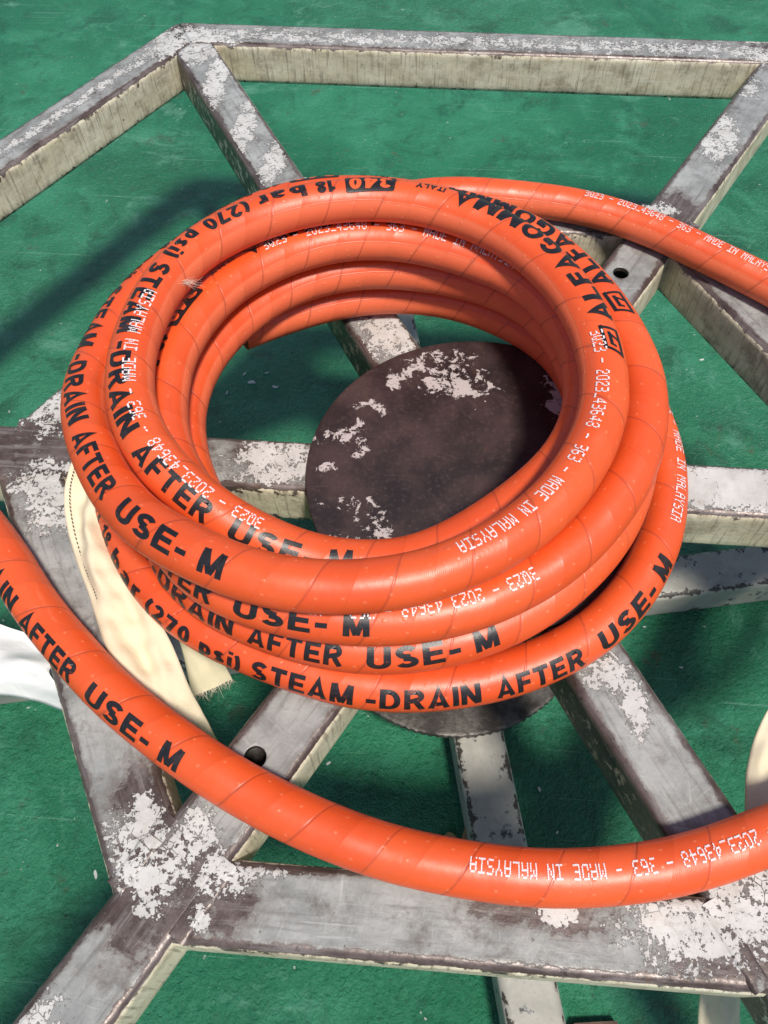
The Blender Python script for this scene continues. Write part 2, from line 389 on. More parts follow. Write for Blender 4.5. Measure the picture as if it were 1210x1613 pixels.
def punch(o, x, y, dia):
    """a real hole through the top wall of a tube"""
    bm = bmesh.new(); bmesh.ops.create_cone(bm, cap_ends=True, segments=40, radius1=dia / 2 * MM, radius2=dia / 2 * MM, depth=.06)
    bmesh.ops.translate(bm, verts=bm.verts, vec=(x * MM, y * MM, -.012))
    me = D.meshes.new('cut'); bm.to_mesh(me); bm.free()
    c = D.objects.new('cut', me); C.objects.link(c)
    bm = bmesh.new(); bmesh.ops.create_cube(bm, size=1.0)
    bmesh.ops.transform(bm, verts=bm.verts, matrix=Matrix.Translation((x * MM, y * MM, -.0255)) @ Matrix.Rotation(math.atan2(y, x), 4, 'Z') @ Matrix.Diagonal((.15, .042, .043, 1)))
    me2 = D.meshes.new('cut'); bm.to_mesh(me2); bm.free(); c2 = D.objects.new('cut', me2); C.objects.link(c2)
    for me3, ob in ((me2, c2), (me, c)):
        me3.materials.append(MDK)
        m = o.modifiers.new('b', 'BOOLEAN'); m.operation = 'DIFFERENCE'; m.object = ob; m.solver = 'EXACT'; m.material_mode = 'TRANSFER'
    dg = bpy.context.evaluated_depsgraph_get(); nm = D.meshes.new_from_object(o.evaluated_get(dg))
    o.modifiers.clear(); old = o.data; o.data = nm; nm.name = old.name
    D.objects.remove(c); D.objects.remove(c2)

spokes = {}
for th, kw in ((60, dict(paint0=-.05, sidebare=(.46, .10))), (120, dict(white_strip=(0, 13, .30), sidebare=(.56, .12))), (180, dict(paint0=.0, sidebare=(.3, .35), bare0=.40)),
               (240, dict(paint0=-.05, sidebare=(.12, .4))), (300, dict(sidebare=(.3, .62), bare0=.22)), (0, dict(paint0=.22, sidebare=(.3, .16)))):
    rend = (A2 - 25) / C30 - .3
    spokes[th] = tube('spoke', (0, 0), math.radians(th), lambda c: 62.0, lambda c, r=rend: r - abs(c) * T30, 0.0, parent=frame, **kw)
punch(spokes[60], 134.7, 241.6, 15); punch(spokes[240], -139.9, -235.2, 15)
rings = {90: dict(), 150: dict(bare0=.3), 210: dict(bare0=.10), 270: dict(bare0=.12), 330: dict(), 30: dict(sidebare=(.2, .42))}
for ph, kw in rings.items():
    a = math.radians(ph); org = (A1 * math.cos(a), A1 * math.sin(a))
    # axis runs so that +c points inward
    g = lambda c: (A1 - c) * T30 - 25 / C30 + 5.0
    tube('ring_bar', org, a + math.pi / 2, lambda c: -g(c), lambda c: g(c), -.45, parent=frame, **kw)
for ph in (30, 90, 150, 210, 270, 330):
    a = math.radians(ph); org = (A2 * math.cos(a), A2 * math.sin(a))
    RC = (A2 + 25) / C30 - 9
    g2 = lambda c: min((A2 - c) * T30, (RC - (A2 - c) * C30) / .5) - .15
    kw = {90: dict(white_strip=(2, 27, .60), sidebare=(.16, .3), bare0=.3), 150: dict(white_strip=(-1, 15, .60), sidebare=(.2, .3), bare0=.3)}.get(ph, {})
    tube('outer_bar', org, a + math.pi / 2, lambda c: -g2(c), lambda c: g2(c), -.02, parent=frame, step=5.0, **kw)

# hub plate on top of the spokes
HP = [(60,95,9,6),(85,62,9,16),(-60,92,14,9),(-15,108,20,9),(-96,12,9,6),(-118,-6,8,5),(-80,-88,12,9),(-60,-104,14,6),(40,-60,4,3),(-88,56,13,15),(-70,89,8,10),(-28,99,38,25),(-6,86,26,14),(-34,120,22,7),(69,71,13,34),(70,51,8,14),(-111,25,21,14),(-92,43,9,8),(-107,-40,16,8),(-76,-55,18,18),(-92,-36,12,5),(-89,-70,20,6)]
def disc(name, cx, cy, z0, z1, R, mat, parent, patches=(), ribs=0, seg=180):
    vs, fs, pa = [], [], []
    rr = [0.001, 15, 30, 45, 60, 70, 80, 88, 96, 104, 112, 118, 124, 129, 133, 136.5, R - 1.6]
    prof = [(r, z1) for r in rr] + [(R - .5, z1 - .3), (R, z1 - 1.1), (R, z0 + .8), (R - .8, z0), (20, z0)]
    k = len(prof)
    for i in range(seg):
        a = 2 * math.pi * i / seg
        for j, (r, z) in enumerate(prof):
            q = r
            if ribs and j >= len(rr): q = r - (1.4 if (i % 2) else 0) + random.uniform(-.3, .3)
            x, y = cx + q * math.cos(a), cy + q * math.sin(a)
            vs.append((x * MM, y * MM, z * MM)); pa.append(blob(x, y, patches) * .53 if patches else 0)
    for i in range(seg):
        for j in range(k - 1):
            a, b = i * k + j, ((i + 1) % seg) * k + j
            fs.append((a, a + 1, b + 1, b))
    fs.append(tuple(i * k + k - 1 for i in range(seg)))
    fs.append(tuple(i * k for i in reversed(range(seg))))
    me = mesh(name, vs, fs); fattr(me, 'paint', pa)
    if hasattr(me, 'set_sharp_from_angle'): me.set_sharp_from_angle(angle=math.radians(40))
    return link(name, me, mat, parent)
disc('hub_plate', 5, 0, .3, 5.5, 139.8, MP, frame, HP)
# welds at the joints, ground nearly flush with the tubes
def weld(c, u, n, half, parent):
    vs, fs = [], []; R = random.Random(c.x * 3 + c.y); m = 26; prof = ((-8.5, -1.2), (-8.2, -.16), (-4, -.07), (0, -.05), (3, -.12), (6, -.5), (6.3, -1.6))
    for i in range(m + 1):
        t = -half + 2 * half * i / m
        for w, z in prof:
            w2 = w + R.uniform(-.8, .8) * (abs(w) > 5); q = c + u * t + n * w2
            vs.append((q.x * MM, q.y * MM, z * MM))
    k = len(prof)
    for i in range(m):
        for j in range(k - 1): fs.append((i * k + j, i * k + j + 1, (i + 1) * k + j + 1, (i + 1) * k + j))
    me = mesh('weld_seam', vs, fs)
    bm = bmesh.new(); bm.from_mesh(me); bmesh.ops.recalc_face_normals(bm, faces=bm.faces)
    if sum(f.normal.z for f in bm.faces) < 0: bmesh.ops.reverse_faces(bm, faces=bm.faces)
    bm.to_mesh(me); bm.free()
    xs = [v.co for v in me.vertices]
    fattr(me, 'paint', [blob(v.x * 1000, v.y * 1000, WP) * .62 for v in xs]); fattr(me, 'bare', [.62] * len(xs)); fattr(me, 'side', [0.0] * len(xs))
    return link('weld_seam', me, MS, parent)
for th in (0, 60, 120, 180, 240, 300):
    a = math.radians(th); u = Vector((math.cos(a), math.sin(a), 0)); n = Vector((-u.y, u.x, 0))
    for sg in (1, -1):
        r0 = (A1 - 25) / C30 - 25 * T30; r1 = r0 + 50 / C30
        weld(u * (r0 + r1) / 2 + n * sg * 25, u, n * sg, (r1 - r0) / 2 - 3.5, frame)

# ------------------------------------------------------------------ base stand
base = thing('base_stand', 'low cross shaped base stand with pale legs and round plate beneath the steel frame', 'stand', (0, 0, -.3))
def rel(o, parent): o.matrix_parent_inverse = parent.matrix_world.inverted(); return o
def put(o, parent):
    o.parent = parent; o.location = -Vector(parent.location); return o
put(disc('base_plate', -4, 0, -250, -243, 141, MDK, None, ribs=1, seg=240), base)
vs, fs = [], []
for i in range(48):
    a = 2 * math.pi * i / 48
    for z in (-243.2, -52): vs.append((48 * math.cos(a) * MM, 48 * math.sin(a) * MM, z * MM))
for i in range(48): fs.append((2 * i, 2 * ((i + 1) % 48), 2 * ((i + 1) % 48) + 1, 2 * i + 1))
put(link('column', mesh('column', vs, fs), MDK), base)
for th in (12, 102, 192, 282):
    n0 = len(D.meshes)
    o = tube('leg', (-1, 5) if th == 12 else (0, 0), math.radians(th), lambda c: 55.0 if th in (12, 192) else 55.0, lambda c: 520.0, -250.4, sidebare=(.2, .2), step=8.0)
    o.data.materials.clear(); o.data.materials.append(ML)
    if th == 102: punch_me = o
    put(o, base)

# ------------------------------------------------------------------ hose
HOSE = [[-5441,662,260],[-5334,572,258],[-5227,481,256],[-5120,391,255],[-5013,300,253],[-4906,210,251],[-4800,119,249],[-4693,29,247],[-4586,-62,245],[-4479,-153,243],[-4373,-244,241],[-4266,-335,239],[-4160,-426,237],[-4053,-516,234],[-3946,-607,232],[-3839,-698,229],[-3734,-790,227],[-3630,-883,224],[-3528,-980,222],[-3429,-1079,219],[-3333,-1181,216],[-3239,-1285,214],[-3144,-1387,211],[-3045,-1487,208],[-2944,-1583,205],[-2839,-1677,202],[-2733,-1768,199],[-2626,-1859,196],[-2517,-1946,193],[-2405,-2030,189],[-2290,-2110,186],[-2172,-2186,183],[-2053,-2259,181],[-1932,-2330,180],[-1810,-2398,180],[-1686,-2464,179],[-1560,-2525,178],[-1433,-2584,177],[-1304,-2639,176],[-1174,-2692,175],[-1043,-2740,175],[-910,-2784,175],[-775,-2823,175],[-639,-2858,175],[-502,-2888,175],[-365,-2913,175],[-226,-2933,175],[-87,-2948,175],[53,-2959,175],[193,-2965,175],[333,-2967,175],[473,-2963,175],[613,-2953,175],[752,-2938,175],[890,-2917,175],[1028,-2890,175],[1164,-2857,175],[1298,-2817,175],[1431,-2773,175],[1562,-2724,175],[1692,-2671,175],[1821,-2617,173],[1950,-2562,171],[2078,-2505,170],[2206,-2447,170],[2332,-2386,170],[2458,-2324,170],[2582,-2260,170],[2706,-2194,170],[2828,-2126,170],[2949,-2055,170],[3068,-1981,170],[3186,-1905,170],[3301,-1825,170],[3413,-1742,170],[3523,-1655,170],[3630,-1564,170],[3732,-1469,170],[3830,-1368,170],[3922,-1263,170],[4008,-1153,170],[4086,-1036,170],[4155,-914,170],[4213,-787,170],[4259,-654,170],[4292,-518,170],[4310,-379,170],[4315,-240,170],[4305,-100,170],[4283,38,170],[4248,174,170],[4203,307,170],[4149,436,170],[4086,561,170],[4017,683,170],[3942,801,170],[3862,916,170],[3778,1028,170],[3689,1137,170],[3598,1243,170],[3503,1346,170],[3406,1447,170],[3307,1546,170],[3205,1643,170],[3102,1737,170],[2997,1830,170],[2891,1921,170],[2783,2011,170],[2675,2099,170],[2565,2186,170],[2453,2271,170],[2341,2356,170],[2229,2439,170],[2115,2521,170],[2001,2602,170],[1886,2682,170],[1770,2760,170],[1651,2834,170],[1529,2904,170],[1405,2968,170],[1277,3025,170],[1146,3074,170],[1012,3116,170],[876,3150,170],[739,3178,170],[600,3199,170],[461,3216,170],[322,3229,170],[182,3239,170],[42,3246,170],[-98,3248,170],[-238,3245,170],[-378,3234,170],[-516,3211,170],[-651,3176,170],[-783,3128,170],[-910,3069,170],[-1032,3001,170],[-1150,2925,170],[-1264,2843,170],[-1375,2758,170],[-1484,2670,170],[-1591,2580,170],[-1697,2488,170],[-1800,2394,170],[-1902,2297,170],[-2001,2198,170],[-2097,2096,170],[-2189,1991,170],[-2278,1882,169],[-2363,1771,169],[-2443,1656,169],[-2519,1538,168],[-2590,1417,168],[-2655,1293,167],[-2712,1165,167],[-2761,1034,167],[-2802,900,167],[-2836,764,167],[-2864,627,167],[-2883,488,167],[-2892,348,167],[-2892,208,167],[-2882,69,167],[-2864,-70,167],[-2837,-208,167],[-2801,-343,167],[-2757,-476,167],[-2704,-605,167],[-2642,-731,167],[-2573,-853,167],[-2498,-972,167],[-2416,-1085,167],[-2327,-1193,167],[-2228,-1292,167],[-2120,-1382,167],[-2005,-1461,167],[-1883,-1529,167],[-1756,-1588,167],[-1626,-1640,167],[-1494,-1687,167],[-1360,-1730,167],[-1226,-1769,167],[-1090,-1803,168],[-953,-1833,169],[-815,-1856,169],[-675,-1868,170],[-535,-1870,170],[-395,-1862,170],[-256,-1845,170],[-119,-1819,170],[18,-1787,171],[152,-1748,171],[284,-1701,173],[412,-1645,174],[537,-1580,176],[656,-1507,177],[769,-1424,179],[875,-1332,179],[973,-1232,180],[1063,-1125,180],[1144,-1011,180],[1215,-890,181],[1277,-765,182],[1330,-635,184],[1373,-502,186],[1406,-366,189],[1428,-227,193],[1440,-88,197],[1442,52,202],[1432,192,207],[1413,330,213],[1386,467,219],[1351,603,226],[1309,736,233],[1259,867,240],[1204,995,247],[1141,1120,254],[1070,1241,261],[993,1358,267],[910,1471,274],[822,1579,281],[728,1683,288],[628,1781,296],[522,1872,305],[411,1956,315],[293,2032,324],[170,2097,333],[41,2153,342],[-91,2198,351],[-227,2231,360],[-364,2254,369],[-504,2267,377],[-643,2269,385],[-783,2260,393],[-922,2241,401],[-1058,2212,408],[-1193,2174,414],[-1324,2126,418],[-1452,2069,422],[-1577,2005,423],[-1697,1933,423],[-1813,1855,420],[-1925,1770,414],[-2031,1679,407],[-2131,1582,398],[-2225,1478,390],[-2310,1367,384],[-2387,1250,380],[-2455,1127,380],[-2511,999,381],[-2554,866,379],[-2584,729,371],[-2603,591,358],[-2613,452,346],[-2616,312,340],[-2613,172,340],[-2602,33,342],[-2580,-106,345],[-2547,-242,345],[-2504,-375,346],[-2453,-506,351],[-2396,-633,359],[-2334,-758,371],[-2267,-881,385],[-2197,-1001,401],[-2122,-1118,421],[-2038,-1228,439],[-1940,-1327,453],[-1829,-1412,463],[-1709,-1483,469],[-1582,-1543,472],[-1452,-1595,475],[-1319,-1639,476],[-1184,-1676,477],[-1047,-1705,478],[-909,-1725,479],[-769,-1734,480],[-629,-1733,481],[-489,-1720,483],[-351,-1696,485],[-216,-1662,487],[-83,-1617,489],[46,-1562,492],[170,-1497,495],[289,-1423,498],[402,-1341,502],[510,-1252,507],[611,-1155,513],[706,-1052,519],[793,-943,525],[872,-827,532],[941,-705,538],[1000,-579,544],[1048,-447,550],[1085,-312,555],[1111,-175,560],[1128,-36,563],[1136,104,566],[1135,244,567],[1127,384,568],[1112,523,570],[1088,661,573],[1054,797,579],[1011,930,585],[960,1060,588],[901,1187,588],[832,1309,586],[753,1425,584],[663,1533,586],[565,1632,590],[457,1721,597],[342,1801,602],[220,1869,605],[92,1925,607],[-41,1969,610],[-177,2003,614],[-315,2027,620],[-454,2041,626],[-594,2046,632],[-734,2042,639],[-873,2028,648],[-1011,2006,657],[-1147,1974,668],[-1280,1933,680],[-1411,1884,690],[-1538,1825,697],[-1660,1756,700],[-1777,1680,700],[-1889,1595,695],[-1994,1502,689],[-2091,1402,682],[-2181,1295,677],[-2264,1182,676],[-2341,1065,679],[-2409,943,686],[-2467,815,689],[-2514,684,686],[-2551,549,677],[-2578,412,670],[-2596,273,669],[-2607,133,673],[-2608,-7,678],[-2599,-147,676],[-2579,-285,671],[-2548,-422,668],[-2504,-554,671],[-2444,-680,681],[-2368,-797,695],[-2281,-905,712],[-2188,-1009,731],[-2094,-1111,749],[-2001,-1214,765],[-1906,-1317,778],[-1803,-1411,787],[-1686,-1489,792],[-1560,-1548,796],[-1427,-1593,798],[-1291,-1627,799],[-1154,-1652,799],[-1015,-1670,799],[-875,-1679,800],[-735,-1679,800],[-595,-1669,801],[-456,-1650,802],[-319,-1620,804],[-185,-1582,807],[-53,-1533,809],[73,-1474,812],[195,-1405,816],[312,-1327,819],[422,-1241,824],[526,-1147,829],[623,-1047,835],[713,-940,841],[796,-827,849],[871,-709,856],[937,-585,864],[994,-458,871],[1041,-326,877],[1077,-191,883],[1102,-53,887],[1114,86,890],[1115,226,891],[1102,366,892],[1078,504,892],[1043,639,895],[999,772,899],[946,902,902],[888,1029,904],[824,1154,902],[753,1275,900],[676,1392,900],[590,1503,904],[497,1607,912],[394,1702,920],[282,1785,926],[162,1856,929],[35,1915,932],[-97,1962,935],[-232,2000,940],[-368,2032,946],[-506,2057,952],[-644,2077,958],[-784,2090,962],[-924,2097,966],[-1064,2096,969],[-1204,2088,970],[-1342,2070,969],[-1480,2041,965],[-1614,2002,959],[-1744,1952,949],[-1869,1889,937],[-1988,1816,923],[-2100,1735,908],[-2208,1646,892],[-2309,1551,875],[-2404,1449,858],[-2494,1343,842],[-2578,1232,829],[-2654,1114,821],[-2720,991,816],[-2773,862,815],[-2813,727,817],[-2841,590,820],[-2860,452,826],[-2873,312,835],[-2880,173,848],[-2875,34,865],[-2856,-103,883],[-2820,-237,902],[-2772,-367,921],[-2712,-492,940],[-2645,-614,958],[-2572,-733,975],[-2494,-848,991],[-2409,-958,1007],[-2316,-1062,1024],[-2217,-1158,1045],[-2111,-1246,1069],[-1997,-1325,1091],[-1877,-1395,1106],[-1751,-1457,1115],[-1622,-1511,1120],[-1490,-1557,1122],[-1355,-1592,1124],[-1217,-1617,1124],[-1077,-1630,1124],[-937,-1631,1122],[-798,-1621,1121],[-659,-1599,1121],[-523,-1567,1120],[-390,-1525,1120],[-260,-1471,1120],[-135,-1407,1120],[-16,-1334,1120],[97,-1251,1120],[203,-1159,1120],[301,-1060,1120],[392,-954,1120],[476,-841,1121],[551,-723,1122],[617,-599,1123],[673,-471,1125],[718,-338,1127],[750,-202,1129],[769,-64,1132],[776,76,1135],[770,216,1138],[751,355,1143],[721,492,1148],[680,625,1153],[628,756,1158],[566,881,1163],[494,1001,1167],[413,1115,1172],[323,1222,1176],[224,1321,1181],[118,1412,1185],[4,1494,1188],[-116,1565,1190],[-243,1626,1191],[-373,1676,1192],[-508,1714,1194],[-646,1740,1195],[-785,1754,1197],[-925,1755,1198],[-1065,1744,1199],[-1203,1721,1200],[-1338,1686,1200],[-1470,1639,1200],[-1599,1583,1200],[-1722,1517,1200],[-1840,1442,1200],[-1952,1358,1200],[-2056,1264,1199],[-2151,1161,1199],[-2233,1047,1197],[-2303,926,1195],[-2360,798,1193],[-2404,665,1191],[-2436,529,1188],[-2457,391,1184],[-2468,251,1181],[-2469,111,1177],[-2460,-29,1173],[-2439,-167,1167],[-2407,-303,1159],[-2361,-435,1148],[-2298,-559,1135],[-2221,-675,1117],[-2132,-780,1095],[-2032,-875,1068],[-1924,-957,1036],[-1810,-1029,999],[-1691,-1091,957],[-1569,-1143,913],[-1442,-1185,870],[-1313,-1219,830],[-1179,-1246,796],[-1043,-1264,770],[-904,-1273,753],[-764,-1270,743],[-626,-1254,737],[-489,-1222,734],[-359,-1171,735],[-236,-1105,739],[-118,-1028,743],[-6,-944,747],[101,-855,751],[205,-760,755],[303,-661,759],[397,-557,764],[484,-447,770],[562,-331,776],[627,-207,782],[678,-77,788],[712,58,796],[729,197,805],[732,337,813],[719,476,821],[693,613,827],[652,747,833],[599,877,838],[533,1000,843],[455,1116,848],[363,1222,852],[259,1315,856],[144,1395,860],[20,1461,864],[-109,1516,868],[-241,1562,872],[-374,1603,875],[-510,1638,878],[-648,1663,879],[-787,1676,880],[-927,1675,880],[-1067,1660,879],[-1203,1629,879],[-1336,1586,878],[-1465,1530,876],[-1588,1464,875],[-1704,1385,873],[-1813,1297,870],[-1913,1199,869],[-2003,1092,867],[-2082,976,866],[-2149,853,865],[-2206,725,861],[-2253,593,856],[-2288,458,848],[-2310,320,839],[-2318,181,827],[-2314,42,813],[-2300,-97,796],[-2274,-233,775],[-2235,-365,750],[-2178,-490,722],[-2105,-605,692],[-2021,-713,662],[-1928,-814,632],[-1829,-908,603],[-1721,-993,574],[-1606,-1067,545],[-1483,-1129,518],[-1356,-1180,492],[-1224,-1222,468],[-1091,-1259,447],[-955,-1291,432],[-818,-1317,423],[-679,-1331,420],[-539,-1326,421],[-401,-1299,424],[-269,-1254,430],[-142,-1195,439],[-21,-1126,448],[96,-1049,456],[207,-964,463],[311,-871,468],[408,-770,471],[498,-662,472],[579,-548,473],[651,-428,474],[711,-301,475],[757,-169,477],[789,-33,481],[806,106,485],[811,246,491],[804,386,498],[787,524,505],[759,662,511],[719,796,517],[669,926,523],[608,1052,528],[534,1171,532],[446,1280,535],[344,1376,538],[231,1458,539],[109,1526,540],[-20,1581,540],[-154,1624,540],[-290,1658,540],[-427,1683,540],[-566,1699,540],[-706,1707,540],[-846,1705,539],[-986,1693,537],[-1124,1669,535],[-1259,1632,533],[-1390,1582,530],[-1514,1519,527],[-1631,1442,524],[-1740,1354,522],[-1840,1256,518],[-1931,1149,515],[-2013,1036,510],[-2086,916,505],[-2149,792,497],[-2202,662,488],[-2242,529,476],[-2270,392,461],[-2284,254,443],[-2283,116,421],[-2264,-21,397],[-2230,-154,370],[-2182,-283,343],[-2122,-406,316],[-2052,-525,290],[-1973,-638,266],[-1888,-747,245],[-1799,-853,227],[-1705,-956,211],[-1608,-1056,197],[-1507,-1153,185],[-1402,-1245,175],[-1290,-1328,169],[-1170,-1400,167],[-1043,-1459,167],[-909,-1502,167],[-772,-1529,167],[-632,-1537,167],[-493,-1527,167],[-356,-1496,167],[-226,-1446,167],[-102,-1379,167],[14,-1301,167],[124,-1215,167],[230,-1123,167],[330,-1025,167],[426,-923,167],[517,-816,167],[602,-705,167],[680,-589,167],[748,-467,167],[805,-339,167],[848,-205,167],[878,-69,168],[897,70,168],[907,210,169],[909,350,169],[902,490,170],[885,629,170],[857,766,170],[816,900,170],[760,1028,170],[689,1149,171],[603,1259,172],[504,1358,173],[394,1445,175],[277,1521,176],[154,1588,178],[27,1647,179],[-104,1697,179],[-238,1736,180],[-375,1765,180],[-514,1782,180],[-654,1785,180],[-794,1778,180],[-933,1759,180],[-1070,1731,180],[-1205,1693,180],[-1337,1647,180],[-1466,1592,180],[-1592,1531,180],[-1715,1463,180],[-1835,1392,180],[-1954,1317,180],[-2072,1241,180]]
pts = [Vector((x / 10, y / 10, z / 10)) for x, y, z in HOSE]
def catmull(P, n):
    out = []
    for i in range(len(P) - 1):
        a, b, c, d = P[max(i - 1, 0)], P[i], P[i + 1], P[min(i + 2, len(P) - 1)]
        for j in range(n):
            t = j / n
            out.append(.5 * ((2 * b) + (c - a) * t + (2 * a - 5 * b + 4 * c - d) * t * t + (3 * b - a - 3 * c + d) * t ** 3))
    out.append(P[-1]); return out
path = catmull(pts, 4)
arc = [0.0]
for i in range(1, len(path)): arc.append(arc[-1] + (path[i] - path[i - 1]).length)
tan = []
for i in range(len(path)):
    t = path[min(i + 2, len(path) - 1)] - path[max(i - 2, 0)]; tan.append(t.normalized())
Zv = Vector((0, 0, 1))
out_ = [t.cross(Zv).normalized() for t in tan]
up_ = [o.cross(t).normalized() for o, t in zip(out_, tan)]
HR = 16.3
import bisect
def at(s, phi, r):
    s = min(max(s, 0), arc[-1] - 1e-3); i = min(bisect.bisect_right(arc, s) - 1, len(path) - 2)
    f = (s - arc[i]) / (arc[i + 1] - arc[i])
    c = path[i].lerp(path[i + 1], f); o = out_[i].lerp(out_[i + 1], f); u = up_[i].lerp(up_[i + 1], f)
    a = math.radians(phi)
    return (c + (u * math.cos(a) + o * math.sin(a)) * r) * MM
hose = thing('hose', 'orange rubber steam hose with black and white lettering coiled on the turntable frame', 'hose', (-.07, 0, 0))
K = 40
vs, fs, uvs = [], [], []
for i in range(len(path)):
    for j in range(K):
        a = 2 * math.pi * j / K - math.pi
        hr = HR + .16 * math.sin(arc[i] * .021 + 2 * a) + .10 * math.sin(arc[i] * .067 - a)
        vs.append(tuple((path[i] + (up_[i] * math.cos(a) + out_[i] * math.sin(a)) * hr) * MM))
for i in range(len(path) - 1):
    for j in range(K):
        b = (j + 1) % K
        fs.append((i * K + j, i * K + b, (i + 1) * K + b, (i + 1) * K + j))
        va, vb = j / K - .5, (j + 1) / K - .5
        uvs += [(arc[i] * MM, va), (arc[i] * MM, vb), (arc[i + 1] * MM, vb), (arc[i + 1] * MM, va)]
me = mesh('hose_body', vs, fs)
ul = me.uv_layers.new(name='hose'); ul.data.foreach_set('uv', [c for q in uvs for c in q])
hb = link('hose_body', me, MH); put(hb, hose)
# cut ends: rubber wall and dark bore
for i, sg in ((0, -1), (len(path) - 1, 1)):
    vs, fs = [], []
    for r, dd in ((HR, 0), (HR - .8, .6), (10.2, .6), (9.6, -2), (9.6, -22)):
        for j in range(K):
            a = 2 * math.pi * j / K
            vs.append(tuple((path[i] + tan[i] * sg * dd + (up_[i] * math.cos(a) + out_[i] * math.sin(a)) * r) * MM))
    for q in range(4):
        for j in range(K):
            b = (j + 1) % K; f = (q * K + j, q * K + b, (q + 1) * K + b, (q + 1) * K + j)
            fs.append(f if sg < 0 else f[::-1])
    fs.append(tuple(range(4 * K, 5 * K)))
    link('cut_end', mesh('cut_end', vs, fs), mat_flat('cut_rubber', (.45, .09, .04), .7), hb)

# --- lettering: flat print wrapped onto the rubber
SW = .215            # stroke width for cap height 1
def arcp(cx, cy, rx, ry, a0, a1, n=10):
    return [(cx + rx * math.cos(math.radians(a0 + (a1 - a0) * i / n)), cy + ry * math.sin(math.radians(a0 + (a1 - a0) * i / n))) for i in range(n + 1)]
h_ = SW / 2
def ring(cx, cy, rx, ry): return arcp(cx, cy, rx, ry, 0, 360, 28)
GL = {  # width, polylines of the stroke centre
 'A': (.74, [[(h_ - .02, 0), (.37, 1 - h_ * .6), (.76 - h_, 0)], [(.17, .27), (.57, .27)]]),
 'D': (.72, [[(h_, 0), (h_, 1)], [(h_, 1 - h_), (.32, 1 - h_)] + arcp(.32, .5, .40 - h_, .5 - h_, 90, -90, 14) + [(h_, h_)]]),
 'E': (.64, [[(h_, 0), (h_, 1)], [(h_, 1 - h_), (.62, 1 - h_)], [(h_, .52), (.58, .52)], [(h_, h_), (.64, h_)]]),
 'F': (.60, [[(h_, 0), (h_, 1)], [(h_, 1 - h_), (.60, 1 - h_)], [(h_, .50), (.54, .50)]]),
 'G': (.78, [arcp(.39, .5, .39 - h_, .5 - h_, 42, 330, 22), [(.42, .46), (.78, .46)], [(.70, .46), (.70, 0)]]),
 'I': (.17, [[(h_, 0), (h_, 1)]]),
 'L': (.60, [[(h_, 1), (h_, 0)], [(h_, h_), (.60, h_)]]),
 'M': (.86, [[(h_, 0), (h_, 1)], [(.86 - h_, 0), (.86 - h_, 1)], [(h_ + .02, 1), (.43, .06)], [(.84 - h_, 1), (.43, .06)]]),
 'N': (.72, [[(h_, 0), (h_, 1)], [(.72 - h_, 0), (.72 - h_, 1)], [(h_ + .01, .99), (.71 - h_, .01)]]),
 'O': (.80, [ring(.40, .5, .40 - h_, .5 - h_)]),
 'R': (.70, [[(h_, 0), (h_, 1)], [(h_, 1 - h_), (.42, 1 - h_)] + arcp(.42, .72, .28 - h_, .28 - h_, 90, -90, 12) + [(h_, .44 + .0)], [(.42, .44), (.63, 0)]]),
 'S': (.66, [arcp(.33, .72, .33 - h_, .28 - h_, 25, 270, 14) + arcp(.33, .275, .33 - h_, .275 - h_, 90, -160, 14)]),
 'T': (.66, [[(.33, 0), (.33, 1)], [(0, 1 - h_), (.66, 1 - h_)]]),
 'U': (.70, [[(h_, 1), (h_, .33)] + arcp(.35, .33, .35 - h_, .33 - h_, 180, 360, 14) + [(.70 - h_, 1)]]),
 'Y': (.70, [[(.35, 0), (.35, .42)], [(.03, 1), (.35, .40)], [(.67, 1), (.35, .40)]]),
 '-': (.34, [[(0, .40), (.34, .40)]]),
 '0': (.56, [ring(.28, .5, .28 - h_, .5 - h_)]),
 '1': (.36, [[(.28, 0), (.28, 1)], [(.02, .74), (.28, .82)]]),
 '2': (.56, [arcp(.28, .70, .28 - h_, .30 - h_, 165, -25, 12) + [(h_ + .02, h_)], [(0, h_), (.56, h_)]]),
 '3': (.56, [arcp(.27, .74, .26 - h_, .26 - h_, 160, -85, 12), arcp(.28, .28, .28 - h_, .28 - h_, 85, -165, 12)]),
 '4': (.58, [[(.42, 0), (.42, 1)], [(.42, .97), (.06, .30)], [(0, .28), (.58, .28)]]),
 '7': (.54, [[(0, 1 - h_), (.54, 1 - h_)], [(.48, .93), (.20, 0)]]),
 '8': (.56, [ring(.28, .75, .25 - h_, .25 - h_), ring(.28, .27, .28 - h_, .27 - h_)]),
 'b': (.56, [[(h_, 0), (h_, 1)], ring(.29, .36, .27 - h_, .36 - h_)]),
 'p': (.56, [[(h_, -.26), (h_, .72)], ring(.29, .36, .27 - h_, .36 - h_)]),
 'a': (.54, [arcp(.27, .50, .23 - h_, .22 - h_, 165, 0, 10) + [(.50 - h_, .04)], ring(.24, .20, .23 - h_, .21 - h_)]),
 'r': (.36, [[(h_, 0), (h_, .72)], arcp(.30, .42, .22, .24, 175, 80, 8)]),
 's': (.50, [arcp(.25, .53, .24 - h_, .20 - h_, 20, 270, 12) + arcp(.25, .20, .25 - h_, .20 - h_, 90, -165, 12)]),
 'i': (.17, [[(h_, 0), (h_, .70)], [(h_, .84), (h_, 1)]]),
 '(': (.30, [arcp(.42, .40, .42 - h_, .64, 125, 235, 12)]),
 ')': (.30, [arcp(-.12, .40, .42 - h_, .64, 55, -55, 12)]),
}
